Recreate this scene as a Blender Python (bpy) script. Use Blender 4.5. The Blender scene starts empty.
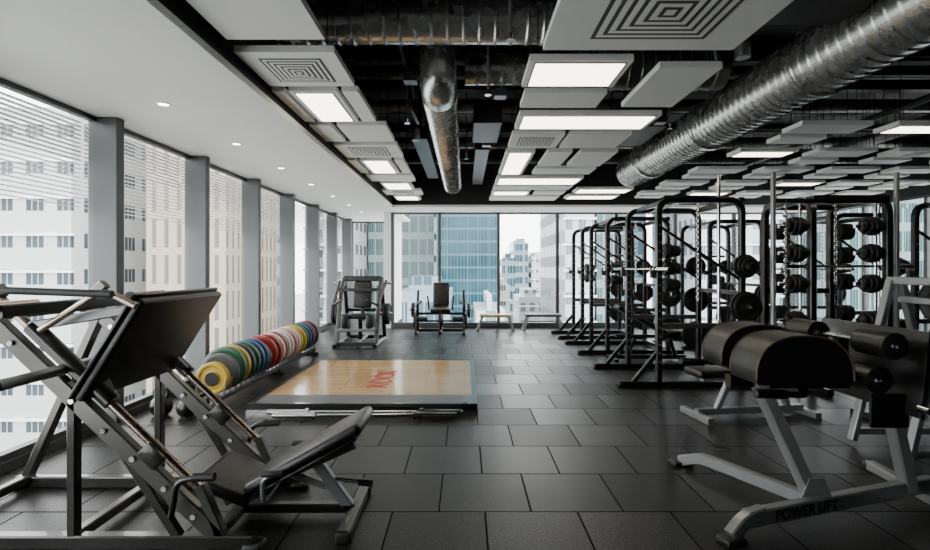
import bpy, bmesh, math, random
from mathutils import Vector, Matrix, Euler
random.seed(7)
V=Vector
# ---------------------------------------------------------------- materials
def new_mat(name):
    m=bpy.data.materials.new(name); m.use_nodes=True
    nt=m.node_tree; b=nt.nodes['Principled BSDF']
    return m,nt,b
def mat(name,col,rough=.5,metal=0.,noise=0.,nscale=20.,bump=0.,spec=.5,emis=None,es=0.,coat=0.,rv=.015):
    m,nt,b=new_mat(name)
    b.inputs['Base Color'].default_value=(*col,1); b.inputs['Roughness'].default_value=rough
    b.inputs['Metallic'].default_value=metal; b.inputs['Specular IOR Level'].default_value=spec
    b.inputs['Coat Weight'].default_value=coat
    tc=nt.nodes.new('ShaderNodeTexCoord'); n=nt.nodes.new('ShaderNodeTexNoise')
    n.inputs['Scale'].default_value=nscale; n.inputs['Detail'].default_value=3
    nt.links.new(tc.outputs['Object'],n.inputs['Vector'])
    r=nt.nodes.new('ShaderNodeMapRange')
    r.inputs['To Min'].default_value=max(0.02,rough-rv-noise*.1); r.inputs['To Max'].default_value=min(1,rough+rv+noise*.1)
    nt.links.new(n.outputs['Fac'],r.inputs['Value']); nt.links.new(r.outputs['Result'],b.inputs['Roughness'])
    if noise>0:
        mx=nt.nodes.new('ShaderNodeMix'); mx.data_type='RGBA'
        mx.inputs['A'].default_value=(*[c*(1-noise) for c in col],1); mx.inputs['B'].default_value=(*[min(1,c*(1+noise)) for c in col],1)
        nt.links.new(n.outputs['Fac'],mx.inputs['Factor']); nt.links.new(mx.outputs['Result'],b.inputs['Base Color'])
    if bump>0:
        bp=nt.nodes.new('ShaderNodeBump'); bp.inputs['Strength'].default_value=bump; bp.inputs['Distance'].default_value=.005
        nt.links.new(n.outputs['Fac'],bp.inputs['Height']); nt.links.new(bp.outputs['Normal'],b.inputs['Normal'])
    if emis:
        b.inputs['Emission Color'].default_value=(*emis,1); b.inputs['Emission Strength'].default_value=es
    return m
M={}
M['white']=mat('white_paint',(.84,.84,.825),.6,noise=.02,nscale=3)
M['panel']=mat('white_panel',(.87,.87,.85),.55,noise=.02,nscale=5)
M['black']=mat('black_cavity',(.006,.006,.006),.6)
M['darkwall']=mat('dark_wall',(.02,.02,.02),.5)
M['frame']=mat('window_frame_grey',(.075,.077,.08),.45,.3,nscale=3)
M['steel']=mat('dark_steel',(.035,.033,.032),.28,.6,coat=.3,nscale=3)
M['blk']=mat('black_powdercoat',(.007,.007,.007),.33,.1,coat=.15,nscale=3)
M['gun']=mat('gunmetal',(.10,.096,.092),.28,.65,nscale=3)
M['silver']=mat('silver_frame',(.27,.275,.28),.32,.5,nscale=2,rv=.005)
M['chrome']=mat('chrome',(.75,.75,.76),.14,1.,nscale=3)
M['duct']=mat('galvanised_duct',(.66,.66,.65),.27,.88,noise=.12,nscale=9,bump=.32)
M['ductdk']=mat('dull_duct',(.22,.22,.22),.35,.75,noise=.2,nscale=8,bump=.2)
M['pipe']=mat('dark_pipe',(.03,.03,.03),.4,.4)
M['vinyl']=mat('black_vinyl',(.010,.0095,.009),.36,noise=.1,nscale=80,bump=.15)
M['stitch']=mat('brown_piping',(.08,.05,.035),.5)
M['rub']=mat('black_rubber',(.008,.008,.008),.5)
M['grille']=mat('grille_shadow',(.05,.05,.05),.6)
M['copper']=mat('bronze_metal',(.42,.33,.28),.24,.95,nscale=3)
M['lamp']=mat('lamp_diffuser',(.9,.9,.85),.5,emis=(1,.90,.70),es=7.)
M['down']=mat('downlight_lens',(.9,.9,.9),.4,emis=(1,.97,.9),es=14.)
for n,c in dict(yellow=(.50,.34,.03),green=(.03,.11,.05),blue=(.02,.06,.17),red=(.28,.018,.018),wht=(.60,.57,.55),grey=(.08,.08,.085),navy=(.012,.025,.06),pink=(.55,.22,.22)).items():
    M[n]=mat('plate_'+n,c,.42)
M['concrete']=mat('city_ground',(.42,.43,.42),.8,noise=.2,nscale=.3)
M['ply']=mat('plywood',(.52,.38,.22),.4,noise=.15,nscale=8)
M['logo']=mat('red_paint',(.40,.005,.005),.45,spec=.2)
# blind slats
m,nt,b=new_mat('blind_slat'); nt.nodes.remove(b)
o=nt.nodes['Material Output']; t=nt.nodes.new('ShaderNodeBsdfTranslucent'); g=nt.nodes.new('ShaderNodeBsdfDiffuse'); mx=nt.nodes.new('ShaderNodeMixShader')
t.inputs['Color'].default_value=(.7,.7,.7,1); g.inputs['Color'].default_value=(.7,.7,.7,1); mx.inputs[0].default_value=.75
nt.links.new(t.outputs[0],mx.inputs[1]); nt.links.new(g.outputs[0],mx.inputs[2]); nt.links.new(mx.outputs[0],o.inputs['Surface'])
M['slat']=m
# glass
m,nt,b=new_mat('window_glass'); nt.nodes.remove(b)
o=nt.nodes['Material Output']; t=nt.nodes.new('ShaderNodeBsdfTransparent'); g=nt.nodes.new('ShaderNodeBsdfGlossy')
t.inputs['Color'].default_value=(.92,.96,.96,1); g.inputs['Roughness'].default_value=.02
mx=nt.nodes.new('ShaderNodeMixShader'); lw=nt.nodes.new('ShaderNodeLayerWeight'); lw.inputs['Blend'].default_value=.12
nt.links.new(lw.outputs['Fresnel'],mx.inputs['Fac']); nt.links.new(t.outputs[0],mx.inputs[1]); nt.links.new(g.outputs[0],mx.inputs[2]); nt.links.new(mx.outputs[0],o.inputs['Surface'])
M['glass']=m
# floor rubber tiles
def floor_mat():
    m,nt,b=new_mat('rubber_tile_floor'); L=nt.links.new; N=nt.nodes.new
    tc=N('ShaderNodeTexCoord'); mp=N('ShaderNodeMapping'); mp.inputs['Location'].default_value=(-.115,-2.875+.53*8,0)
    L(tc.outputs['Object'],mp.inputs['Vector'])
    br=N('ShaderNodeTexBrick'); br.offset=.5; br.inputs['Scale'].default_value=1
    br.inputs['Brick Width'].default_value=.53; br.inputs['Row Height'].default_value=.53
    br.inputs['Mortar Size'].default_value=.007; br.inputs['Mortar Smooth'].default_value=.5
    br.inputs['Color1'].default_value=(.0035,.0034,.0033,1); br.inputs['Color2'].default_value=(.013,.0125,.012,1); br.inputs['Mortar'].default_value=(.0002,.0002,.0002,1)
    L(mp.outputs['Vector'],br.inputs['Vector'])
    n=N('ShaderNodeTexNoise'); n.inputs['Scale'].default_value=110; n.inputs['Detail'].default_value=3; L(tc.outputs['Object'],n.inputs['Vector'])
    n2=N('ShaderNodeTexNoise'); n2.inputs['Scale'].default_value=.8; n2.inputs['Detail'].default_value=2; L(tc.outputs['Object'],n2.inputs['Vector'])
    cr=N('ShaderNodeMapRange'); cr.inputs['From Min'].default_value=.45; cr.inputs['From Max'].default_value=.70; cr.inputs['To Min'].default_value=.2; cr.inputs['To Max'].default_value=6.
    L(n.outputs['Fac'],cr.inputs['Value'])
    mul=N('ShaderNodeVectorMath'); mul.operation='SCALE'; L(br.outputs['Color'],mul.inputs[0]); L(cr.outputs['Result'],mul.inputs['Scale']); L(mul.outputs[0],b.inputs['Base Color'])
    sx=N('ShaderNodeSeparateColor'); L(br.outputs['Color'],sx.inputs[0])
    rt=N('ShaderNodeMapRange'); rt.inputs['From Min'].default_value=.0035; rt.inputs['From Max'].default_value=.013; rt.inputs['To Min'].default_value=.46; rt.inputs['To Max'].default_value=.34; L(sx.outputs[0],rt.inputs['Value'])
    rr=N('ShaderNodeMath'); rr.operation='MULTIPLY_ADD'; rr.inputs[1].default_value=-.12; L(n2.outputs['Fac'],rr.inputs[0]); L(rt.outputs['Result'],rr.inputs[2]); L(rr.outputs[0],b.inputs['Roughness'])
    sp=N('ShaderNodeMath'); sp.operation='MULTIPLY_ADD'; sp.inputs[1].default_value=-.25; sp.inputs[2].default_value=.26; L(br.outputs['Fac'],sp.inputs[0]); L(sp.outputs[0],b.inputs['Specular IOR Level'])
    ad=N('ShaderNodeMath'); ad.operation='MULTIPLY_ADD'; ad.inputs[1].default_value=-2.; L(br.outputs['Fac'],ad.inputs[0]); L(n.outputs['Fac'],ad.inputs[2])
    bp=N('ShaderNodeBump'); bp.inputs['Strength'].default_value=.55; bp.inputs['Distance'].default_value=.004; L(ad.outputs[0],bp.inputs['Height']); L(bp.outputs['Normal'],b.inputs['Normal'])
    return m
M['floor']=floor_mat()
def wood_mat():
    m,nt,b=new_mat('platform_wood'); L=nt.links.new; N=nt.nodes.new
    tc=N('ShaderNodeTexCoord'); mp=N('ShaderNodeMapping'); mp.inputs['Scale'].default_value=(1,9,1); L(tc.outputs['Object'],mp.inputs['Vector'])
    n=N('ShaderNodeTexNoise'); n.inputs['Scale'].default_value=2.2; n.inputs['Detail'].default_value=6; L(mp.outputs['Vector'],n.inputs['Vector'])
    br=N('ShaderNodeTexBrick'); br.inputs['Scale'].default_value=1; br.inputs['Brick Width'].default_value=.9; br.inputs['Row Height'].default_value=.10; br.inputs['Mortar Size'].default_value=.002
    br.inputs['Color1'].default_value=(.50,.32,.14,1); br.inputs['Color2'].default_value=(.40,.25,.105,1); br.inputs['Mortar'].default_value=(.20,.12,.05,1)
    L(tc.outputs['Object'],br.inputs['Vector'])
    mr=N('ShaderNodeMapRange'); mr.inputs['To Min'].default_value=.7; mr.inputs['To Max'].default_value=1.3; L(n.outputs['Fac'],mr.inputs['Value'])
    s=N('ShaderNodeVectorMath'); s.operation='SCALE'; L(br.outputs['Color'],s.inputs[0]); L(mr.outputs['Result'],s.inputs['Scale']); L(s.outputs[0],b.inputs['Base Color'])
    b.inputs['Roughness'].default_value=.14; b.inputs['Specular IOR Level'].default_value=.38
    return m
M['wood']=wood_mat()
def bmat(name,wall,glass,sx,sz,fx,fz,gr=.15):
    m,nt,b=new_mat(name); L=nt.links.new; N=nt.nodes.new
    tc=N('ShaderNodeTexCoord'); sp=N('ShaderNodeSeparateXYZ'); L(tc.outputs['Object'],sp.inputs[0])
    def mth(op,a,bv):
        x=N('ShaderNodeMath'); x.operation=op
        for i,q in enumerate((a,bv)):
            if q is None: continue
            if isinstance(q,(int,float)): x.inputs[i].default_value=q
            else: L(q,x.inputs[i])
        return x.outputs[0]
    u=mth('ADD',sp.outputs['X'],sp.outputs['Y'])
    fu=mth('FRACT',mth('DIVIDE',u,sx),None); fv=mth('FRACT',mth('DIVIDE',sp.outputs['Z'],sz),None)
    a=mth('MULTIPLY',mth('LESS_THAN',fu,fx),mth('LESS_THAN',fv,fz))
    fu2=mth('FRACT',mth('DIVIDE',u,sx*fx/3),None); a=mth('MULTIPLY',a,mth('LESS_THAN',fu2,.86))
    n=N('ShaderNodeTexNoise'); n.inputs['Scale'].default_value=.35; L(tc.outputs['Object'],n.inputs['Vector'])
    gm=N('ShaderNodeMix'); gm.data_type='RGBA'; gm.inputs['A'].default_value=(*[c*.3 for c in glass],1); gm.inputs['B'].default_value=(*[min(1,c*1.7) for c in glass],1); L(n.outputs['Fac'],gm.inputs['Factor'])
    mx=N('ShaderNodeMix'); mx.data_type='RGBA'; mx.inputs['A'].default_value=(*wall,1); L(gm.outputs['Result'],mx.inputs['B']); L(a,mx.inputs['Factor']); L(mx.outputs['Result'],b.inputs['Base Color'])
    r=mth('SUBTRACT',.8,mth('MULTIPLY',a,.8-gr)); L(r,b.inputs['Roughness']); b.inputs['Specular IOR Level'].default_value=.3
    return m
# ---------------------------------------------------------------- builder
class B:
    def __init__(s,name): s.name=name; s.v=[]; s.f=[]; s.mi=[]; s.ms=[]
    def m(s,k):
        if k not in s.ms: s.ms.append(k)
        return s.ms.index(k)
    def add(s,vs,fs,k):
        o=len(s.v); i=s.m(k); s.v+= [tuple(x) for x in vs]
        for f in fs: s.f.append(tuple(o+j for j in f)); s.mi.append(i)
    def box(s,lo,hi,k):
        x0,y0,z0=lo; x1,y1,z1=hi
        s.add([(x0,y0,z0),(x1,y0,z0),(x1,y1,z0),(x0,y1,z0),(x0,y0,z1),(x1,y0,z1),(x1,y1,z1),(x0,y1,z1)],
              [(0,3,2,1),(4,5,6,7),(0,1,5,4),(1,2,6,5),(2,3,7,6),(3,0,4,7)],k)
    def rbox(s,c,size,k,rot=(0,0,0),bev=.02,seg=3):
        bm=bmesh.new(); bmesh.ops.create_cube(bm,size=1)
        for v in bm.verts: v.co=V((v.co.x*size[0],v.co.y*size[1],v.co.z*size[2]))
        bev=min(bev,min(size)*.49)
        bmesh.ops.bevel(bm,geom=bm.edges[:],offset=bev,segments=seg,profile=.5,affect='EDGES')
        R=Euler(rot).to_matrix() if not isinstance(rot,Matrix) else rot
        bm.verts.index_update()
        s.add([R@v.co+V(c) for v in bm.verts],[[v.index for v in f.verts] for f in bm.faces],k); bm.free()
    def sweep(s,pts,prof,k,up=None,closed=False):
        pts=[V(p) for p in pts]; n=len(pts)
        T=[]
        for i in range(n):
            a=pts[i]-pts[i-1] if i>0 else pts[1]-pts[0]
            b=pts[i+1]-pts[i] if i<n-1 else pts[-1]-pts[-2]
            T.append((a.normalized()+b.normalized()).normalized())
        t=T[0]
        if up is None: up=V((0,0,1)) if abs(t.z)<.9 else V((0,1,0))
        u=V(up); u=(u-t*u.dot(t)).normalized()
        vs=[];m=len(prof)
        for i in range(n):
            t=T[i]; u=(u-t*u.dot(t)).normalized(); w=t.cross(u)
            for a,b in prof: vs.append(pts[i]+w*a+u*b)
        fs=[]
        for i in range(n-1):
            for j in range(m):
                q=(j+1)%m; fs.append((i*m+j,i*m+q,(i+1)*m+q,(i+1)*m+j))
        fs.append(tuple(range(m))[::-1]); fs.append(tuple((n-1)*m+j for j in range(m)))
        s.add(vs,fs,k)
    def tube(s,pts,r,k,seg=10): s.sweep(pts,[(r*math.cos(2*math.pi*i/seg),r*math.sin(2*math.pi*i/seg)) for i in range(seg)],k)
    def beam(s,pts,w,h,k,up=None):
        w/=2;h/=2;c=min(w,h)*.25
        s.sweep(pts,[(-w+c,-h),(w-c,-h),(w,-h+c),(w,h-c),(w-c,h),(-w+c,h),(-w,h-c),(-w,-h+c)],k,up)
    def lathe(s,p,d,prof,k,seg=24,cap=True):
        p=V(p); d=V(d).normalized(); u=V((0,0,1)) if abs(d.z)<.9 else V((1,0,0)); u=(u-d*u.dot(d)).normalized(); w=d.cross(u)
        vs=[];n=len(prof)
        for t,r in prof:
            for j in range(seg):
                a=2*math.pi*j/seg; vs.append(p+d*t+(u*math.cos(a)+w*math.sin(a))*r)
        fs=[]
        for i in range(n-1):
            for j in range(seg):
                q=(j+1)%seg; fs.append((i*seg+j,i*seg+q,(i+1)*seg+q,(i+1)*seg+j))
        if cap: fs.append(tuple(range(seg))[::-1]); fs.append(tuple((n-1)*seg+j for j in range(seg)))
        s.add(vs,fs,k)
    def cyl(s,a,b,r,k,seg=16):
        a=V(a);b=V(b); s.lathe(a,b-a,[(0,r),((b-a).length,r)],k,seg)
    def plate(s,c,d,r,t,k,hub='chrome',hr=.045):
        """weight plate centred at c, axis d"""
        d=V(d).normalized(); p=V(c)-d*t/2
        s.lathe(p,d,[(0,.02),(0,r*.42),(t*.18,r*.5),(t*.18,r*.72),(0,r*.8),(0,r*.95),(t*.12,r),(t*.88,r),(t,r*.95),(t,r*.8),(t*.82,r*.72),(t*.82,r*.5),(t,r*.42),(t,.02)],k,28)
        s.lathe(p-d*.003,d,[(0,hr*.5),(0,hr),(t+.006,hr),(t+.006,hr*.5)],hub,16)
    def prism(s,prof,p,u,w,ext,k):
        p=V(p);u=V(u);w=V(w);ext=V(ext);n=len(prof)
        vs=[p+u*a+w*b for a,b in prof]+[p+u*a+w*b+ext for a,b in prof]
        fs=[(i,(i+1)%n,n+(i+1)%n,n+i) for i in range(n)]+[tuple(range(n))[::-1],tuple(range(n,2*n))]
        s.add(vs,fs,k)
    def chain(s,x,y,z0,z1,k,R=.022,r=.005):
        z=z1;i=0
        while z>z0:
            vs=[];fs=[];a1,b1=10,5
            for a in range(a1):
                A=2*math.pi*a/a1
                for b in range(b1):
                    Bq=2*math.pi*b/b1; rr=(R*.6+r*math.cos(Bq)); 
                    h=rr*math.cos(A); vv=(R+r*math.cos(Bq))*math.sin(A); dd=r*math.sin(Bq)
                    vs.append((x+h,y+dd,z+vv) if i%2 else (x+dd,y+h,z+vv))
            for a in range(a1):
                for b in range(b1):
                    fs.append((a*b1+b,((a+1)%a1)*b1+b,((a+1)%a1)*b1+(b+1)%b1,a*b1+(b+1)%b1))
            s.add(vs,fs,k); z-=R*1.5; i+=1
    def done(s,smooth=True,recalc=True):
        me=bpy.data.meshes.new(s.name); me.from_pydata(s.v,[],s.f)
        for k in s.ms: me.materials.append(M[k])
        me.polygons.foreach_set('material_index',s.mi)
        me.update()
        if recalc:
            bm=bmesh.new(); bm.from_mesh(me); bmesh.ops.recalc_face_normals(bm,faces=bm.faces[:]); bm.to_mesh(me); bm.free()
        if smooth:
            me.polygons.foreach_set('use_smooth',[True]*len(me.polygons))
            me.set_sharp_from_angle(angle=math.radians(38))
        ob=bpy.data.objects.new(s.name,me); bpy.context.scene.collection.objects.link(ob); return ob
def fillet(pts,r,n=5):
    pts=[V(p) for p in pts]; out=[pts[0]]
    for i in range(1,len(pts)-1):
        a,b,c=pts[i-1],pts[i],pts[i+1]
        d1=(a-b); d2=(c-b); rr=min(r,d1.length*.45,d2.length*.45)
        p=b+d1.normalized()*rr; q=b+d2.normalized()*rr
        for j in range(n+1):
            t=j/n; out.append(p*(1-t)**2+b*2*t*(1-t)+q*t*t)
    out.append(pts[-1]); return out
# ---------------------------------------------------------------- room shell
XL,XR,YB,YF,YA=-3.2,8.2,-2.0,11.7,14.0
ZS=2.7; ZC=3.8; XE=-1.55; XA=-1.87
b=B('floor'); b.box((XL-.1,YB,-.2),(XR,YF+.1,0),'floor'); b.box((XL-.1,YF+.1,-.2),(XA+.1,YA+.1,0),'floor'); b.done(False)
b=B('ceiling'); b.box((XL-.1,YB,ZC),(XR,YF+.1,ZC+.1),'black')
b.done(False)
b=B('ceiling_soffit'); 
b.box((XL-.1,YB,ZS),(XE,YA+.1,ZS+.05),'white'); b.box((XL-.1,YB,ZS+.05),(XE-.01,YA+.1,ZC),'black')
b.box((XE,10.7,ZS),(XR,YF+.1,ZS+.05),'white'); b.box((XE,10.71,ZS+.05),(XR,YF+.1,ZC),'black')
b.done(False)
b=B('wall_back'); b.box((XL-.1,YB-.1,0),(XR,YB,ZC),'darkwall'); b.done(False)
b=B('wall_far'); b.box((XA-.02,YF,0),(XA+.1,YA,ZS),'white'); b.box((XA+.1,YF,0),(XA+.14,YF+.12,ZS),'white'); b.done(False)
b=B('wall_right'); b.box((XR,YB,0),(XR+.1,7.5,ZC),'darkwall'); b.box((XR,7.5,ZS),(XR+.1,YF+.1,ZC),'black'); b.done(False)
b=B('baseboard_left'); b.box((XL-.1,YB,0),(XL+.06,YA,.07),'frame'); b.done(False)
b=B('baseboard_far'); b.box((XA+.14,YF,0),(XR,YF+.1,.07),'frame'); b.done(False)
wn=0
def win(axis,a0,a1,c,z0,z1,mw,dep,louver=False,trans=None):
    """one glazed bay; axis 'y' runs along Y at X=c ; 'x' along X at Y=c ; mullion at the a0 end"""
    global wn; wn+=1; b=B('window_%d'%wn)
    def bx(a,bq,d0,d1,za,zb,k):
        if axis=='y': b.box((c+d0,a,za),(c+d1,bq,zb),k)
        else: b.box((a,c+d0,za),(bq,c+d1,zb),k)
    bx(a0,a0+mw,-.04,dep,z0,z1,'frame')
    if trans: bx(a0+mw,a1,-.02,.04,trans,trans+.04,'frame')
    bx(a0+mw,a1,-.03,.03,z1-.04,z1,'frame'); bx(a0+mw,a1,-.03,.04,z0,z0+.05,'frame')
    if axis=='y': b.add([(c,a0+mw,z0+.05),(c,a1,z0+.05),(c,a1,z1-.04),(c,a0+mw,z1-.04)],[(0,1,2,3)],'glass')
    else: b.add([(a0+mw,c,z0+.05),(a1,c,z0+.05),(a1,c,z1-.04),(a0+mw,c,z1-.04)],[(0,1,2,3)],'glass')
    if louver:
        z=z1-.06
        while z>1.9:
            b.box((c-.12,a0+.02,z),(c-.09,a1-.01,z+(.012 if z>2.3 else .006)),'slat'); z-=.036
    b.done(False,recalc=False)
y=4.31-1.48*4
while y<YA-.2:
    win('y',y,min(y+1.48,YA),XL,.07,ZS,.1,.2,louver=True); y+=1.48
xs=[-1.73,-.63,.75,2.13,3.51,4.89,6.27,7.65,XR]
for i in range(len(xs)-1): win('x',xs[i],xs[i+1],YF+.05,.07,ZS,.07,.04)
win('x',XL,XA,YA+.05,.07,ZS,.07,.04)
yy=7.5
while yy<YF-.1: win('y',yy,min(yy+1.4,YF),XR+.05,.0,ZS,.07,.04); yy+=1.4
# downlights
for i in range(1,8):
    y=2.7+1.27*i
    b=B('recessed_downlight'); b.lathe((-2.39,y,ZS-.006),(0,0,1),[(0,.04),(0,.055),(.006,.055)],'white',20,False); b.lathe((-2.39,y,ZS-.003),(0,0,1),[(0,.04),(.002,.04)],'down',20); b.done()
# ---------------------------------------------------------------- ceiling panels
PZ=2.8
def panel(kind,x0,x1,y0,y1,z=PZ):
    nm={'P':'acoustic_ceiling_panel','L':'ceiling_light_panel','D':'ceiling_air_diffuser'}[kind]
    b=B(nm); b.box((x0,y0,z),(x1,y1,z+.045),'panel')
    cx,cy=(x0+x1)/2,(y0+y1)/2
    if kind=='L':
        m=.045
        b.box((x0+m-.01,y0+m-.01,z-.004),(x1-m+.01,y1-m+.01,z-.0005),'grille')
        b.box((x0+m,y0+m,z-.008),(x1-m,y1-m,z-.001),'lamp')
    if kind=='D':
        s=min(x1-x0,y1-y0)*.34
        for i,q in enumerate((1,.83,.66,.49,.32,.15)):
            r=s*q; b.box((cx-r,cy-r,z-.003-.003*i),(cx+r,cy+r,z-.0005),'grille')
            r2=r-s*.07
            if r2>0: b.box((cx-r2,cy-r2,z-.0045-.003*i),(cx+r2,cy+r2,z-.002),'panel')
    for px in (x0+.06,x1-.06):
        for py in (y0+.06,y1-.06): b.cyl((px,py,z+.045),(px,py,ZC),.004,'pipe',5)
    b.done(False)
T=[('P',-1.46,-.86,2.15,3.07),('D',-1.5,-.85,3.25,3.86),('P',-1.53,-1.44,3.97,4.8),('L',-1.40,-1.02,3.97,4.8),('P',-.98,-.85,3.97,4.8),
('P',-1.53,-1.32,4.92,5.55),('P',-1.26,-.78,4.92,5.55),('D',-1.5,-.78,5.7,6.35),('P',-1.53,-1.42,6.5,7.4),('L',-1.37,-.97,6.5,7.4),('P',-.92,-.8,6.5,7.4),
('P',-1.5,-.8,7.55,8.1),('L',-1.4,-.9,8.25,8.9),('D',-1.5,-.8,9.05,9.6),('L',-1.4,-.9,9.75,10.3),
('D',.5,1.72,2.2,3.22),('L',.44,1.14,3.38,3.88),('P',1.36,1.80,3.5,4.36),('P',.48,1.14,4.02,4.38),('L',.5,1.8,4.58,5.06),('D',.5,1.05,5.25,5.85),('P',1.1,1.75,5.25,5.85),
('L',.5,.85,6.05,7.5),('P',1.0,1.3,6.05,6.9),('P',1.4,1.85,6.05,6.9),('P',1.0,1.85,7.05,7.5),('L',.5,1.85,7.8,8.4),('P',.5,1.85,8.55,9.0),('L',.5,1.2,9.15,9.6),('P',1.3,1.85,9.15,9.6),('P',.5,1.85,9.8,10.4)]
for yy in (4.9,6.0,7.1,8.2,9.3):
    for i,xx in enumerate((3.3,4.25,5.2,6.15,7.1)):
        k='PLPDP'[(i+int(yy*1.1))%5]
        T.append((k,xx,xx+.7,yy,yy+.32))
        if k!='L': T.append(('P',xx+.1,xx+.6,yy+.5,yy+.75))
for yy in (8.9,9.7): T.append(('L',2.0,3.0,yy,yy+.45))
for t in T: panel(*t)
# ---------------------------------------------------------------- ducts & pipes
def duct_prof(L,r,step=.13,rib=.012):
    p=[(0,r)];t=step
    while t<L-.02:
        p+=[(t-.012,r),(t,r+rib),(t+.012,r)]; t+=step
    p.append((L,r)); return p
b=B('spiral_air_duct'); b.lathe((2.85,-1.8,3.06),(0,1,0),duct_prof(10.4,.265,.10,.010),'duct',32)
for y in (0.4,2.2,4.0,5.8,7.6):
    b.lathe((2.85,y,3.06),(0,1,0),[(0,.265),(0,.29),(.05,.29),(.05,.265)],'duct',32,False); b.cyl((2.85,y+.02,3.3),(2.85,y+.02,ZC),.006,'pipe',6)
b.cyl((2.85,7.9,3.2),(2.85,7.9,ZC),.2,'ductdk',24)
b.done()
b=B('flexible_air_duct'); b.lathe((-.24,4.65,3.02),(0,1,0),duct_prof(5.25,.16,.07,.010),'duct',28)
el=fillet([(-.24,4.67,3.02),(-.24,4.45,3.02),(-.24,4.45,3.5),(-.24,4.45,3.79)],.2,8)
b.tube(el,.165,'duct',24)
for y in (5.5,7.5,9.3): b.cyl((-.24,y,3.17),(-.24,y,ZC),.006,'pipe',6)
b.done()
b=B('cross_air_duct'); b.lathe((-1.45,3.85,3.30),(1,0,0),duct_prof(2.1,.17,.12),'duct',28); 
b.cyl((-1.2,3.85,3.4),(-1.2,3.85,ZC),.01,'pipe',6); b.cyl((.4,3.85,3.4),(.4,3.85,ZC),.01,'pipe',6); b.done()
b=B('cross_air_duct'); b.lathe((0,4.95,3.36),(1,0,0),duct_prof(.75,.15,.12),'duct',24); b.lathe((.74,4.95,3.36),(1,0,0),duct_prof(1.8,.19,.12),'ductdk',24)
b.cyl((.1,4.95,3.45),(.1,4.95,ZC),.01,'pipe',6); b.cyl((1.9,4.95,3.5),(1.9,4.95,ZC),.01,'pipe',6); b.done()
b=B('ceiling_services')
for (y,z,r,k) in ((2.6,3.55,.05,'pipe'),(3.2,3.6,.03,'silver'),(5.6,3.6,.06,'pipe'),(5.9,3.65,.025,'silver'),(6.8,3.6,.09,'ductdk'),(7.7,3.55,.03,'pipe'),(8.8,3.6,.1,'ductdk'),(9.9,3.5,.04,'silver')):
    b.cyl((XE,y,z),(XR,y,z),r,k,12)
for (x,z,r,k) in ((-.65,3.62,.025,'pipe'),(2.35,3.6,.04,'pipe'),(3.7,3.3,.06,'pipe'),(4.9,3.2,.04,'pipe'),(6,3.3,.09,'ductdk')):
    b.cyl((x,-1.9,z),(x,10.7,z),r,k,12)
for y in range(2,11):
    b.box((XE,y+.4,3.68),(XR,y+.52,ZC),'pipe')
b.box((.1,5.7,3.05),(.42,6.6,3.3),'pipe'); b.box((1.95,6.2,3.15),(2.5,7.2,3.5),'pipe'); b.box((-.75,2.0,3.1),(-.2,2.9,3.45),'ductdk'); b.box((-.7,6.6,3.1),(-.5,9.5,3.25),'pipe'); b.box((.15,7.2,3.1),(.35,10.2,3.25),'pipe')
b.box((1.92,2.0,3.0),(2.45,3.3,3.5),'pipe')
# hangers, cable loops and valves
for (x,y) in ((.05,3.0),(.35,5.0),(-.5,4.6),(2.1,4.6),(2.3,5.9),(.3,7.0),(2.2,7.8)):
    b.cyl((x,y,3.15),(x,y,ZC),.012,'pipe',6); b.box((x-.06,y-.06,3.1),(x+.06,y+.06,3.18),'ductdk')
b.tube(fillet([(2.0,4.0,3.7),(2.0,4.0,3.2),(2.3,4.5,3.15),(2.3,4.8,3.7)],.2),.03,'pipe',8)
b.tube(fillet([(-.6,5.3,3.7),(-.6,5.3,3.15),(-.55,6.0,3.1),(-.55,6.4,3.7)],.2),.03,'pipe',8)
b.done()
for (x,y) in ((.3,3.3),(.2,4.35),(-.6,5.2),(.02,6.9),(2.2,5.4)):
    b=B('fire_sprinkler'); b.cyl((x,y,2.95),(x,y,ZC),.012,'silver',8); b.lathe((x,y,2.90),(0,0,1),[(0,.03),(.005,.03),(.006,.008),(.05,.012)],'chrome',12); b.done()
for (x,y) in ((2.05,3.7),(-.6,6.1)):
    b=B('spotlight'); b.cyl((x,y,3.1),(x,y,ZC),.01,'pipe',8); b.lathe((x,y,2.95),(0,0,1),[(0,.05),(.01,.055),(.14,.055),(.16,.02)],'silver',16); b.done()
# ---------------------------------------------------------------- lifting platform
b=B('lifting_platform')
X0,X1,Y0,Y1=-2.1,.12,4.84,7.2
b.box((X0,Y0,.0),(X1,Y1,.065),'blk'); b.box((X0,Y0,.065),(X1,Y0+.05,.09),'steel'); b.box((X0,Y1-.05,.065),(X1,Y1,.09),'steel'); b.box((X0,Y0+.05,.065),(X0+.05,Y1-.05,.09),'steel'); b.box((X1-.05,Y0+.05,.065),(X1,Y1-.05,.09),'steel')
b.box((X0+.05,Y0+.05,.065),(X1-.05,Y0+.35,.086),'grey')
b.box((X0+.05,Y0+.35,.065),(X1-.05,Y1-.05,.086),'wood')
b.box((X0-.01,Y0-.012,.0),(X1+.01,Y0,.03),'chrome')
plat=b.done(False)
def text(body,parent,loc,rot,size,k,name):
    cu=bpy.data.curves.new(name,'FONT'); cu.body=body; cu.size=size; cu.extrude=.001; cu.offset=size*.014; cu.align_x='CENTER'; cu.align_y='CENTER'
    cu.materials.append(M[k]); ob=bpy.data.objects.new(name,cu); bpy.context.scene.collection.objects.link(ob)
    ob.location=loc; ob.rotation_euler=rot; ob.parent=parent; return ob
text('ROCK',plat,(-.96,5.95,.0875),(0,0,math.pi/2),.33,'logo','logo')
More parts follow.
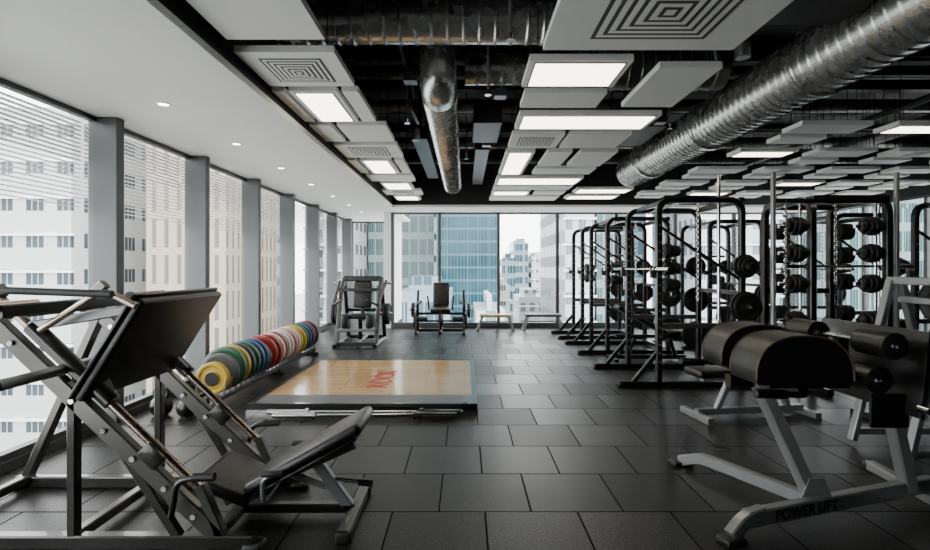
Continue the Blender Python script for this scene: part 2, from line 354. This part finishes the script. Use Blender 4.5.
# barbell
def barbell(name,c,d,z=None,L=2.0,plates=()):
    b=B(name); d=V(d).normalized(); c=V(c); p=c-d*L/2; s=.40
    b.lathe(p,d,[(0,.02),(.004,.025),(s-.03,.025),(s-.03,.038),(s,.038),(s,.014),(L-s,.014),(L-s,.038),(L-s+.03,.038),(L-s+.03,.025),(L-.004,.025),(L,.02)],'chrome',16)
    for (t,r,th,k) in plates:
        b.plate(p+d*t,d,r,th,k)
    b.done()
barbell('barbell',(-.95,4.74,.038),(1,0,0),L=1.85)
barbell('barbell',(-.93,4.64,.038),(1,.01,0),L=1.7)
# ---------------------------------------------------------------- bumper plate rack
b=B('bumper_plate_rack')
rx=-2.56
for dx in (-.13,.13):
    b.beam([(rx+dx,4.9,.1),(rx+dx,8.1,.1)],.04,.04,'blk')
for y in (4.95,6.55,8.05): b.box((rx-.2,y-.03,0),(rx+.2,y+.03,.05),'blk'); b.box((rx-.15,y-.02,.05),(rx-.11,y+.02,.09),'blk'); b.box((rx+.11,y-.02,.05),(rx+.15,y+.02,.09),'blk')
n=24
for i in range(n+1):
    y=5.04+i*(3.02/n)
    b.tube([(rx-.13,y,.1),(rx-.16,y,.28)],.007,'silver',6); b.tube([(rx+.13,y,.1),(rx+.16,y,.28)],.007,'silver',6)
b.done()
b=B('bumper_plates')
seq=['yellow','grey','green','yellow','navy','green','blue','blue','grey','red','red','wht','red','wht','wht','pink','wht','yellow','yellow','green','blue','blue','red','blk']
for i,k in enumerate(seq):
    r=.225 if k not in('grey',) else .2
    if i==0: r=.165
    t=.07 if k!='grey' else .045
    b.plate((rx+random.uniform(-.01,.01),5.10+i*(3.02/n),.115+r*.985),(random.uniform(-.05,.05),1,0),r,t,k,'rub' if i==0 else 'chrome',.07)
b.done()
def kettlebell(x,y,r,k):
    b=B('kettlebell')
    pr=[(0,.6*r)]+[(r*.9-math.cos(a)*r,math.sin(a)*r) for a in [math.radians(q) for q in range(35,166,10)]]+[(r*1.9,.1*r)]
    b.lathe((x,y,0),(0,0,1),pr,k,20)
    b.tube(fillet([(x-.5*r,y,r*1.5),(x-.75*r,y,r*2.6),(x+.75*r,y,r*2.6),(x+.5*r,y,r*1.5)],.6*r,5),.13*r+.004,'blk',8); b.done()
kettlebell(-2.62,4.72,.09,'blk'); kettlebell(-2.34,4.66,.08,'blk'); kettlebell(-2.88,4.75,.1,'blk')
# ---------------------------------------------------------------- angled leg press
b=B('leg_press_machine')
yn,yf=2.5,3.2
for y in (yn,yf):
    b.beam([(-1.22,y,.06),(-2.42,y,1.2)],.05,.085,'gun')
    b.tube([(-1.30,y,.28),(-2.34,y,1.27)],.022,'copper',12)
    b.beam([(-1.20,y,.04),(-1.32,y,.32)],.05,.05,'gun'); b.beam([(-2.30,y,1.30),(-2.46,y,1.14)],.05,.06,'gun')
    b.beam([(-1.05,y,.04),(-2.85,y,.04)],.06,.07,'steel')
    b.beam([(-2.8,y,.05),(-2.32,y,1.12)],.05,.06,'gun')
    b.beam([(-1.95,y,.05),(-1.95,y,.74)],.045,.05,'steel')
    b.beam([(-1.72,y,.52),(-1.42,y,.05)],.04,.05,'steel')
    b.rbox((-1.55,y,.47),(.12,.07,.09),'steel',(0,math.radians(45),0),.01,2)
    for t in (.1,.22,.35,.47,.6,.72,.85): 
        p=V((-1.22,y-.024,.06)).lerp(V((-2.42,y-.024,1.2)),t); b.cyl(p,p+V((0,-.014,0)),.014,'chrome',8)
    b.rbox((-2.85,y,.02),(.1,.1,.04),'rub'); b.rbox((-1.05,y,.02),(.1,.1,.04),'rub')
for (x,z) in ((-1.25,.06),(-2.4,1.16),(-2.78,.06),(-1.95,.06)): b.beam([(x,yn,z),(x,yf,z)],.055,.055,'gun')
a=math.radians(58)
d=V((math.cos(a),0,math.sin(a))); nrm=V((math.sin(a),0,-math.cos(a)))
c=V((-1.73,2.83,1.0))
Rm=Matrix((d,V((0,1,0)),-nrm)).transposed()
b.rbox(c,(.58,.80,.045),'vinyl',Rm,.015,3)
b.rbox(c-nrm*.035,(.60,.82,.02),'steel',Rm,.006,2)
for y in (yn,yf):
    p0=V((-1.76,y,.73)); p1=V((-2.16,y,1.11))
    b.tube([p0,p1],.04,'steel',14)
    b.beam([p0,c-nrm*.05+V((0,y-2.83,0))*.85-d*.18],.05,.05,'silver')
    b.beam([p1,c-nrm*.05+V((0,y-2.83,0))*.85+d*.2],.05,.05,'silver')
b.beam([(-2.14,2.28,1.20),(-2.14,3.42,1.20)],.07,.06,'steel'); 
for (x,z,y0,y1) in ((-2.14,1.22,2.05,2.5),(-2.14,1.22,3.2,3.55),(-1.98,.90,2.1,2.5),(-1.98,.90,3.2,3.5),(-2.3,.9,3.2,3.5)):
    b.cyl((x,y0,z),(x,y1,z),.026,'copper' if z>1 else 'silver',14); b.cyl((x,y0-.01,z),(x,y0+.01,z),.03,'rub',14)
b.beam([(-1.98,yn,.90),(-1.98,yf,.90)],.05,.05,'silver')
b.tube([(-2.2,2.3,1.3),(-1.62,2.30,1.28)],.018,'rub',10)
b.tube(fillet([(-2.05,2.42,1.1),(-1.7,2.36,1.3),(-1.55,2.36,1.22)],.08),.016,'copper',10)
for y in (2.42,3.26):
    b.tube(fillet([(-1.42,y,.2),(-1.38,y-.02,.38),(-1.26,y-.02,.4)],.05),.015,'blk',10)
    b.cyl((-1.30,y-.02,.396),(-1.20,y-.02,.40),.021,'rub',12)
# seat + backrest
b.beam([(-1.35,2.83,.10),(-.62,2.83,.42)],.06,.07,'gun')
a=math.radians(-29)
b.rbox((-.86,2.83,.385),(.70,.40,.065),'vinyl',(0,a,0),.03,4)
b.rbox((-.85,2.83,.34),(.62,.34,.02),'blk',(0,a,0),.008,2)
b.rbox((-1.29,2.83,.22),(.32,.42,.065),'vinyl',(0,math.radians(22),0),.03,4)
b.beam([(-.84,2.83,.31),(-.64,2.83,.04)],.05,.06,'silver'); b.beam([(-.98,2.83,.24),(-.78,2.83,.17)],.03,.04,'silver')
b.beam([(-.62,2.55,.035),(-.62,3.1,.035)],.06,.06,'gun')
for y in (2.56,3.09): b.rbox((-.62,y,.03),(.08,.06,.06),'rub',(0,0,0),.01,2)
b.beam([(-1.25,2.83,.05),(-.62,2.83,.05)],.05,.05,'steel')
b.tube([(-.76,2.83,.21),(-.58,2.83,.19)],.012,'chrome',8); b.cyl((-.60,2.83,.192),(-.52,2.83,.183),.02,'blk',10)
for y in (2.6,3.06):
    b.tube(fillet([(-1.05,2.83,.2),(-1.05,y,.18),(-1.05,y,.30),(-1.0,y,.33)],.04),.014,'silver',8); b.rbox((-1.0,y,.33),(.12,.035,.035),'rub',(0,0,0),.015,2)
b.done()
# ---------------------------------------------------------------- glute ham developer (foreground right)
b=B('glute_ham_developer')
A=V((1.46,2.60,.10)); C=V((2.82,3.03,.10))
b.beam([A,C],.06,.085,'silver')
b.beam(fillet([(1.56,2.63,.12),(1.44,2.59,.10),(1.36,2.56,.03)],.05),.06,.07,'silver'); b.rbox((1.36,2.555,.015),(.12,.09,.03),'rub',(0,0,.3),.008,2)
b.beam(fillet([(1.95,2.78,.10),(1.62,3.42,.10),(1.54,3.57,.03)],.05),.06,.07,'silver'); b.rbox((1.54,3.58,.015),(.16,.09,.03),'rub',(0,0,.3),.008,2)
b.beam([(2.75,2.62,.03),(2.82,3.5,.03)],.07,.06,'silver'); b.rbox((2.75,2.6,.03),(.09,.06,.06),'rub'); b.rbox((2.82,3.5,.03),(.09,.06,.06),'rub')
b.beam([(1.95,2.80,.10),(1.66,2.86,.78)],.07,.09,'silver')
b.prism([(-.1,0),(.1,0),(.04,.14),(-.04,.14)],(1.94,2.76,.10),(1,0,0),(0,0,1),(0,.008,0),'silver')
b.beam([(1.5,2.86,.76),(2.35,2.90,.76)],.06,.07,'blk')
b.beam([(2.62,2.96,.1),(2.42,2.90,.80)],.07,.08,'silver')
b.beam([(1.74,2.86,.72),(1.74,2.58,.78)],.05,.05,'blk'); b.beam([(1.74,2.86,.72),(1.74,3.16,.78)],.05,.05,'blk')
b.box((1.52,2.5,.80),(1.92,2.74,.815),'blk'); b.box((1.56,2.98,.80),(1.96,3.22,.815),'blk')
def dome(cx,y0,y1,z,w,h):
    pr=[]
    for i in range(17):
        a=math.pi*i/16; ca=math.cos(a); pr.append((cx+w/2*math.copysign(abs(ca)**.8,ca),z+h*max(0,math.sin(a))**.8))
    pr+= [(cx-w/2+.01,z-.02),(cx+w/2-.01,z-.02)]
    b.prism(pr,(0,y0,0),(1,0,0),(0,0,1),(0,y1-y0,0),'vinyl')
    for y in (y0,y1): b.tube([(p[0],y,p[1]) for p in pr[:17]],.005,'stitch',6)
dome(1.70,2.50,2.75,.835,.49,.225); dome(1.77,2.98,3.22,.835,.49,.225)
for y in (2.44,3.28):
    b.tube(fillet([(1.72,y+(.1 if y<3 else -.1),.77),(1.66,y,.78),(1.44,y,.79)],.05),.016,'blk',10); b.lathe((1.41,y,.79),(1,0,-.04),[(0,.018),(.005,.024),(.15,.024),(.16,.018)],'rub',12)
b.beam([(2.16,2.88,.72),(2.16,2.88,1.02)],.06,.06,'blk')
b.rbox((2.08,2.88,.80),(.16,.16,.14),'steel',(0,0,0),.01,2)
for (x,z) in ((2.06,.84),(2.14,1.01)):
    b.cyl((x,2.46,z),(x,3.28,z),.014,'chrome',10)
    for y0 in (2.48,3.02):
        b.lathe((x,y0,z),(0,1,0),[(0,.05),(.01,.068),(.22,.068),(.23,.05)],'vinyl',20); b.lathe((x,y0-.012,z),(0,1,0),[(0,.03),(.012,.03)],'chrome',14)
b.rbox((2.31,2.88,.86),(.03,.76,.44),'blk',(0,math.radians(6),0),.01,2)
b.rbox((2.20,2.60,.66),(.2,.02,.18),'blk',(0,0,0),.008,2)
b.cyl((2.27,2.5,.70),(2.27,2.44,.70),.02,'chrome',10)
g=b.done()
ang=math.atan2(C.y-A.y,C.x-A.x); nrm=V((math.sin(ang),-math.cos(ang),0))
p=A.lerp(C,.27)+nrm*.032
text('POWER LIFT',g,(p.x,p.y,p.z),(math.pi/2,0,ang),.08,'rub','label')
# ---------------------------------------------------------------- power racks
def power_rack(x0,x1,y0,y1,h=2.2,bar=True,lite=False,k='blk'):
    b=B('power_rack')
    for y in (y0,y1):
        b.beam(fillet([(x0,y,0),(x0,y,h),(x1,y,h),(x1,y,0)],.16,6),.07,.07,k,up=(0,1,0))
        b.beam(fillet([(x0-.45,y,.035),(x1+.25,y,.035)],.05),.07,.07,k)
        b.beam([(x0-.3,y,.06),(x0,y,.42)],.05,.05,k)
        b.rbox((x0-.46,y,.03),(.05,.09,.06),'rub')
        b.beam([(x0,y,.72),(x1,y,.72)],.045,.06,'gun'); b.rbox((x0-.05,y,1.32),(.1,.06,.08),'gun',(0,0,0),.01,2); b.rbox((x0-.09,y,1.37),(.02,.06,.08),'gun',(0,0,0),.005,2)
        b.beam([(x1,y,1.25),(x0,y,1.9)],.03,.03,k)
        z=.3
        while z<h-.2:
            b.cyl((x0,y-.0355,z),(x0,y-.037,z),.012,'silver',8); z+=.1
        for z,r in (((.45,.2),(.95,.18),(1.42,.14)) if y==y0 else ((.45,.2),(.95,.18),(1.42,.14))):
            sy=-1 if y==y0 else 1
            b.cyl((x1,y,z),(x1,y+sy*.26,z),.024,'chrome',12)
            for q in range(2 if r>.15 else 3): b.plate((x1,y+sy*(.075+q*.05),z),(0,1,0),r-.02*q,.04,'rub','gun',.04)
        if y==y0:
          for z in (1.2,1.4,1.6): 
            b.cyl((x0+.02,y,z),(x0+.26,y,z),.02,'chrome',10)
            if not lite or z<1.5:
                for q in range(4): b.plate((x0+.08+.045*q,y,z),(1,0,0),.088-.008*q,.04,'rub','gun',.03)
    for z in (.06,h): b.beam([(x1,y0,z),(x1,y1,z)],.07,.07,k)
    b.beam([(x0+.12,y0,h),(x0+.12,y1,h)],.05,.05,k); b.tube([(x0+.3,y0,h-.02),(x0+.3,y1,h-.02)],.016,'chrome',10)
    b.beam([(x1,y0,1.1),(x1,y1,1.1)],.05,.05,k)
    b.chain(x0+.45,y0-.02,1.0,h-.05,'chrome'); b.chain(x0+.6,y1,1.0,h-.05,'chrome')
    if not lite: b.tube([(x0+.75,y0+.08,.08),(x0+.75,y0+.08,h+.32)],.02,'chrome',10)
    if bar:
        yc=(y0+y1)/2
        pp=V((x0-.06,yc-1.0,1.385)); L=2.0; s=.4
        b.lathe(pp,(0,1,0),[(0,.02),(.004,.025),(s-.03,.025),(s-.03,.036),(s,.036),(s,.014),(L-s,.014),(L-s,.036),(L-s+.03,.036),(L-s+.03,.025),(L,.02)],'chrome',14)
    b.done()
power_rack(2.28,3.26,5.9,7.0)
power_rack(2.32,3.3,8.15,9.2,bar=False,lite=True)
power_rack(2.32,3.3,9.9,10.7,bar=False,lite=True)
power_rack(5.6,6.5,7.6,8.7)
power_rack(5.75,6.7,5.4,6.4,bar=False)
power_rack(4.2,5.1,8.6,9.7,bar=False,lite=True)
def bench(cx,cy,rot,inc=0,name='weight_bench',fr='silver',z=.43):
    b=B(name); R=Matrix.Rotation(rot,3,'Z'); o=V((cx,cy,0))
    def P(x,y,z): return o+R@V((x,y,z))
    def bm_(p,q,w,h,k): b.beam([P(*p),P(*q)],w,h,k)
    bm_((-.55,0,.06),(.55,0,.06),.06,.06,fr); bm_((-.55,-.22,.03),(-.55,.22,.03),.06,.06,fr); bm_((.55,-.2,.03),(.55,.2,.03),.06,.06,fr)
    bm_((-.35,0,.06),(-.2,0,z-.06),.05,.06,fr); bm_((.4,0,.06),(.3,0,z-.06),.05,.06,fr); bm_((-.5,0,z-.06),(.5,0,z-.06),.06,.05,fr)
    E=Matrix.Rotation(rot,3,'Z')
    b.rbox(P(.42,0,z),(.34,.28,.07),'vinyl',E,.025,3)
    a=inc; L=.82
    Rq=E@Matrix.Rotation(a,3,'Y')
    c=V((.22,0,z))+Matrix.Rotation(a,3,'Y')@V((-L/2,0,0))
    b.rbox(P(*c),(L,.28,.07),'vinyl',Rq,.025,3)
    if inc>.2:
        e=V((.22,0,z))+Matrix.Rotation(a,3,'Y')@V((-L*.6,0,-.04)); bm_((-.45,0,.08),tuple(e),.04,.04,fr)
    b.done()
bench(2.7,4.75,0.15,.0); bench(2.78,7.57,0,.5,fr='blk'); bench(4.3,4.75,.3,.5,fr='blk')
# smith machine
b=B('smith_machine')
sx0,sx1,sy=3.98,4.85,5.75
for x in (sx0,sx1):
    b.beam(fillet([(x,sy,0),(x,sy,2.2),(x,sy+.9,2.2),(x,sy+.9,0)],.18,6),.08,.08,'blk',up=(1,0,0))
    b.beam([(x,sy-.3,.04),(x,sy+1.1,.04)],.07,.07,'blk')
    b.cyl((x-.10,sy+.05,.08),(x-.10,sy+.05,2.15),.018,'chrome',12)
    for z in (1.88,1.57,1.22,.8):
        b.cyl((x,sy,z),(x-.38,sy,z),.022,'chrome',10)
        for q in range(5): b.plate((x-.10-q*.045,sy,z),(1,0,0),(.07,.10,.11,.10,.07)[q],.04,'rub','gun',.04)
    for z in (1.88,1.57,1.22,.8):
        b.cyl((x,sy+.9,z),(x+.3,sy+.9,z),.022,'chrome',10)
        for q in range(4): b.plate((x+.10+q*.045,sy+.9,z),(1,0,0),.11,.04,'rub','gun',.04)
    for z in (.5,.85,1.2,1.5): b.cyl((x+.04,sy+.3,z),(x+.1,sy+.3,z),.02,'silver',8)
for yq,z in ((sy+.9,2.2),(sy+.9,.06),(sy,2.2),(sy+.9,1.1)): b.beam([(sx0,yq,z),(sx1,yq,z)],.07,.07,'blk')
b.lathe((sx0-.30,sy+.05,1.42),(1,0,0),[(0,.025),(.25,.025),(.25,.035),(.28,.035),(.28,.014),(1.2,.014),(1.2,.035),(1.23,.035),(1.23,.025),(1.5,.025)],'chrome',14)
b.tube([(3.55,sy+.02,0),(3.55,sy+.02,2.5)],.028,'silver',12); b.tube([(4.97,sy+.02,0),(4.97,sy+.02,2.5)],.028,'silver',12)
b.beam([(3.55,sy+.02,.05),(sx0,sy+.02,.05)],.05,.05,'blk'); b.beam([(sx1,sy+.02,.05),(4.97,sy+.02,.05)],.05,.05,'blk')
b.chain(3.68,sy,1.1,2.15,'chrome',.026,.006); b.chain(4.4,sy+.2,1.2,2.2,'chrome',.026,.006)
b.beam([(3.55,sy+.02,2.17),(sx1,sy+.02,2.17)],.05,.05,'blk')
b.done()
# A-frame plate tree
b=B('plate_storage_tree')
ax=3.44; S=.14
for y in (3.5,4.0):
    b.beam([(2.95+S,y,.03),(ax-.04,y,1.3)],.05,.06,'silver'); b.beam([(3.65+S,y,.03),(ax+.04,y,1.3)],.05,.06,'silver'); b.beam([(3.09+S,y,.5),(3.51+S,y,.5)],.04,.05,'silver'); b.beam([(2.97+S,y,.1),(3.63+S,y,.1)],.04,.05,'silver')
b.beam([(ax,3.46,1.3),(ax,4.04,1.3)],.09,.06,'silver'); b.beam([(3.12+S,3.5,.62),(3.12+S,4.0,.62)],.05,.05,'silver')
for z in (.45,.85,1.15):
    off=.35*(1-(z/1.3)); x=ax+off
    b.beam([(x,3.5,z),(x,4.0,z)],.05,.05,'silver'); b.cyl((x,3.75,z),(x+.32,3.75,z),.024,'chrome',10)
    for q in range(3): b.plate((x+.08+q*.06,3.75,z),(1,0,0),.17,.05,'rub','gun')
b.done()
# ---------------------------------------------------------------- far machines
def plate_machine(cx,cy):
    b=B('plate_loaded_row_machine')
    def bb(p,q,w=.07,h=.07,k='blk'): b.beam([(cx+p[0],cy+p[1],p[2]),(cx+q[0],cy+q[1],q[2])],w,h,k)
    for x in (-.35,.35):
        bb((x,-.6,.035),(x,.6,.035)); bb((x,-.45,.05),(x,-.1,1.0),k='gun'); bb((x,.5,.05),(x,.15,1.2)); bb((x,-.1,1.0),(x,.15,1.2),k='gun')
        bb((x*1.25,.15,1.15),(x*1.1,-.55,.75),.05,.05,'gun')
        b.tube([(cx+x*1.1,cy-.55,.75),(cx+x*.6,cy-.62,.85)],.02,'rub',10)
        sg=1 if x>0 else -1
        b.cyl((cx+x,cy+.0,.55),(cx+x+sg*.22,cy+.0,.55),.025,'chrome',10); b.cyl((cx+x*1.2,cy+.1,1.12),(cx+x*1.2+sg*.12,cy+.1,1.12),.025,'chrome',10)
        for q in range(2): b.plate((cx+x+sg*(.09+.06*q),cy,.55),(1,0,0),.2,.05,'rub')
    bb((-.35,.15,1.2),(.35,.15,1.2),.1,.1); bb((-.35,-.45,.06),(.35,-.45,.06),k='gun'); bb((-.35,.5,.06),(.35,.5,.06)); bb((0,-.45,.06),(0,.5,.06))
    bb((-.35,-.1,1.0),(.35,-.1,1.0),.06,.06); bb((-.35,.3,.6),(.35,.3,.6),.06,.06)
    bb((0,-.1,.05),(0,-.1,.5)); bb((0,.1,.4),(0,.2,1.15))
    b.rbox((cx,cy-.12,.52),(.34,.38,.08),'vinyl',(0,0,0),.03); b.rbox((cx,cy+.12,.9),(.34,.1,.5),'vinyl',(-.15,0,0),.03)
    b.rbox((cx-.22,cy-.3,.45),(.12,.3,.25),'vinyl',(0,0,0),.03); b.rbox((cx+.22,cy-.3,.45),(.12,.3,.25),'vinyl',(0,0,0),.03)
    b.beam([(cx-.35,cy-.45,.3),(cx+.35,cy-.45,.3)],.05,.05,'silver')
    b.done()
plate_machine(-1.92,9.3)
b=B('leg_extension_machine'); cx,cy=-.52,10.8
def bb(p,q,w=.06,h=.06,k='blk'): b.beam([(cx+p[0],cy+p[1],p[2]),(cx+q[0],cy+q[1],q[2])],w,h,k)
for x in (-.5,.5):
    bb((x,-.4,.03),(x,.45,.03)); bb((x,0,.05),(x,0,.62)); bb((x,0,.62),(x*.8,-.35,.7),.05,.05,'gun'); bb((x,0,.6),(x*.98,.05,.92),.05,.05)
    b.cyl((cx+x,cy,.5),(cx+x*1.35,cy,.5),.022,'chrome',10); b.plate((cx+x*1.2,cy,.5),(1,0,0),.16,.06,'rub')
    b.plate((cx+x*1.08,cy-.15,.28),(1,0,0),.18,.05,'rub')
    b.lathe((cx+x*.75-.12,cy-.42,.34),(1,0,0),[(0,.04),(.01,.055),(.23,.055),(.24,.04)],'vinyl',16)
    b.tube(fillet([(cx+x*.5,cy-.05,.5),(cx+x*.55,cy-.1,.78),(cx+x*.55,cy-.28,.8)],.06),.018,'rub',10)
bb((-.5,0,.06),(.5,0,.06)); bb((-.5,-.4,.3),(.5,-.4,.3),.04,.04,'gun'); bb((0,-.4,.05),(0,.5,.05)); bb((0,0,.05),(0,0,.48)); bb((0,.1,.45),(0,.32,1.05)); bb((-.5,0,.42),(.5,0,.42),.05,.05); bb((0,-.35,.45),(0,-.4,.3)); bb((0,.5,.05),(0,.26,.8))
for x in (-.5,.5): bb((x,-.4,.03),(x,-.4,.32),.04,.04,'gun')
b.rbox((cx,cy-.1,.52),(.42,.46,.09),'vinyl',(.08,0,0),.03); b.rbox((cx,cy+.2,.83),(.36,.08,.52),'vinyl',(-.2,0,0),.035); b.done()
def low_bench(cx,cy,w):
    b=B('step_bench')
    b.rbox((cx,cy,.34),(w,.34,.06),'ply' if w<.75 else 'grey',(0,0,0),.015,2)
    for s in (-1,1):
        x=cx+s*w*.42
        b.beam([(x-.0,cy-.14,.31),(x+s*.1,cy-.18,.02)],.04,.04,'silver'); b.beam([(x,cy+.14,.31),(x+s*.1,cy+.18,.02)],.04,.04,'silver'); b.beam([(x+s*.1,cy-.2,.02),(x+s*.1,cy+.2,.02)],.04,.04,'silver')
    b.beam([(cx-w*.44,cy,.2),(cx+w*.44,cy,.2)],.03,.03,'silver')
    b.done()
low_bench(.68,11.2,.7); low_bench(1.75,11.3,.8)
# ---------------------------------------------------------------- exterior city
GZ=-14.
b=B('city_ground'); b.box((-200,-60,GZ-1),(200,300,GZ),'concrete'); b.done(False)
M['b1']=bmat('white_apartment_facade',(.50,.51,.51),(.06,.075,.09),2.6,3.1,.6,.42)
M['b2']=bmat('tan_facade',(.34,.29,.23),(.08,.075,.07),1.1,3.2,.35,.8)
M['b3']=bmat('blue_glass_facade',(.07,.14,.175),(.010,.05,.07),1.3,1.6,.94,.84,.15)
M['b4']=bmat('green_glass_facade',(.20,.25,.26),(.04,.08,.085),1.2,3.2,.8,.7,.2)
M['b5']=bmat('pale_tower_facade',(.48,.51,.54),(.10,.14,.17),1.6,3.0,.55,.5)
M['b6']=bmat('grey_tower_facade',(.20,.26,.30),(.04,.075,.10),3.0,3.3,.8,.6)
def bld(x0,x1,y0,y1,h,k):
    b=B('city_building'); b.box((x0,y0,GZ),(x1,y1,h),k); b.box((x0+1,y0+1,h),(x1-1,y1-1,h+1.2),k)
    n=max(2,int((h-GZ)/3.1))
    if k in('b1','b5'):
        for i in range(n): z=GZ+3.1*i+2.6; b.box((x0-.25,y0-.25,z),(x1+.25,y0,z+.25),'white')
    b.done(False)
bld(-75,-33,42,60,14,'b1'); bld(-95,-55,15,40,10,'b1'); bld(-34,-29,62,80,26,'b6'); bld(-28,-21.,44,56,34,'b2'); bld(-24,-16,75,90,40,'b5'); bld(-17,-13.8,60,75,30,'b1')
bld(-13.5,-4.3,70,90,40,'b4'); bld(-3.6,4.2,62,80,45,'b3'); bld(-5.6,-1.2,40,50,-.5,'b6'); bld(.8,3.2,40,50,-2,'b5')
bld(9.5,13.,130,140,4,'b6'); bld(14.5,19,150,165,9,'b6'); bld(20,24,150,165,5,'b5'); bld(5.2,9.,100,110,-2,'b1'); bld(9.2,13.2,85,95,-3.5,'b5')
bld(12.,15.5,60,80,50,'b5'); bld(15.8,19.,60,78,40,'b4'); bld(19.8,26,72,85,20,'b6'); bld(28,38,60,75,34,'b5'); bld(40,52,55,70,8,'b4'); bld(55,75,50,70,24,'b5'); bld(60,75,20,40,10,'b1')
# ---------------------------------------------------------------- world, camera
w=bpy.data.worlds.new('overcast_sky'); bpy.context.scene.world=w; w.use_nodes=True
bg=w.node_tree.nodes['Background']; bg.inputs['Color'].default_value=(1,.99,.98,1); bg.inputs['Strength'].default_value=8.8
cam=bpy.data.cameras.new('camera'); cam.sensor_width=36; cam.lens=36*501/930; cam.shift_y=-7/930; cam.clip_end=600
co=bpy.data.objects.new('camera',cam); co.location=(0,0,1.4); co.rotation_euler=(math.pi/2,0,0)
bpy.context.scene.collection.objects.link(co); bpy.context.scene.camera=co
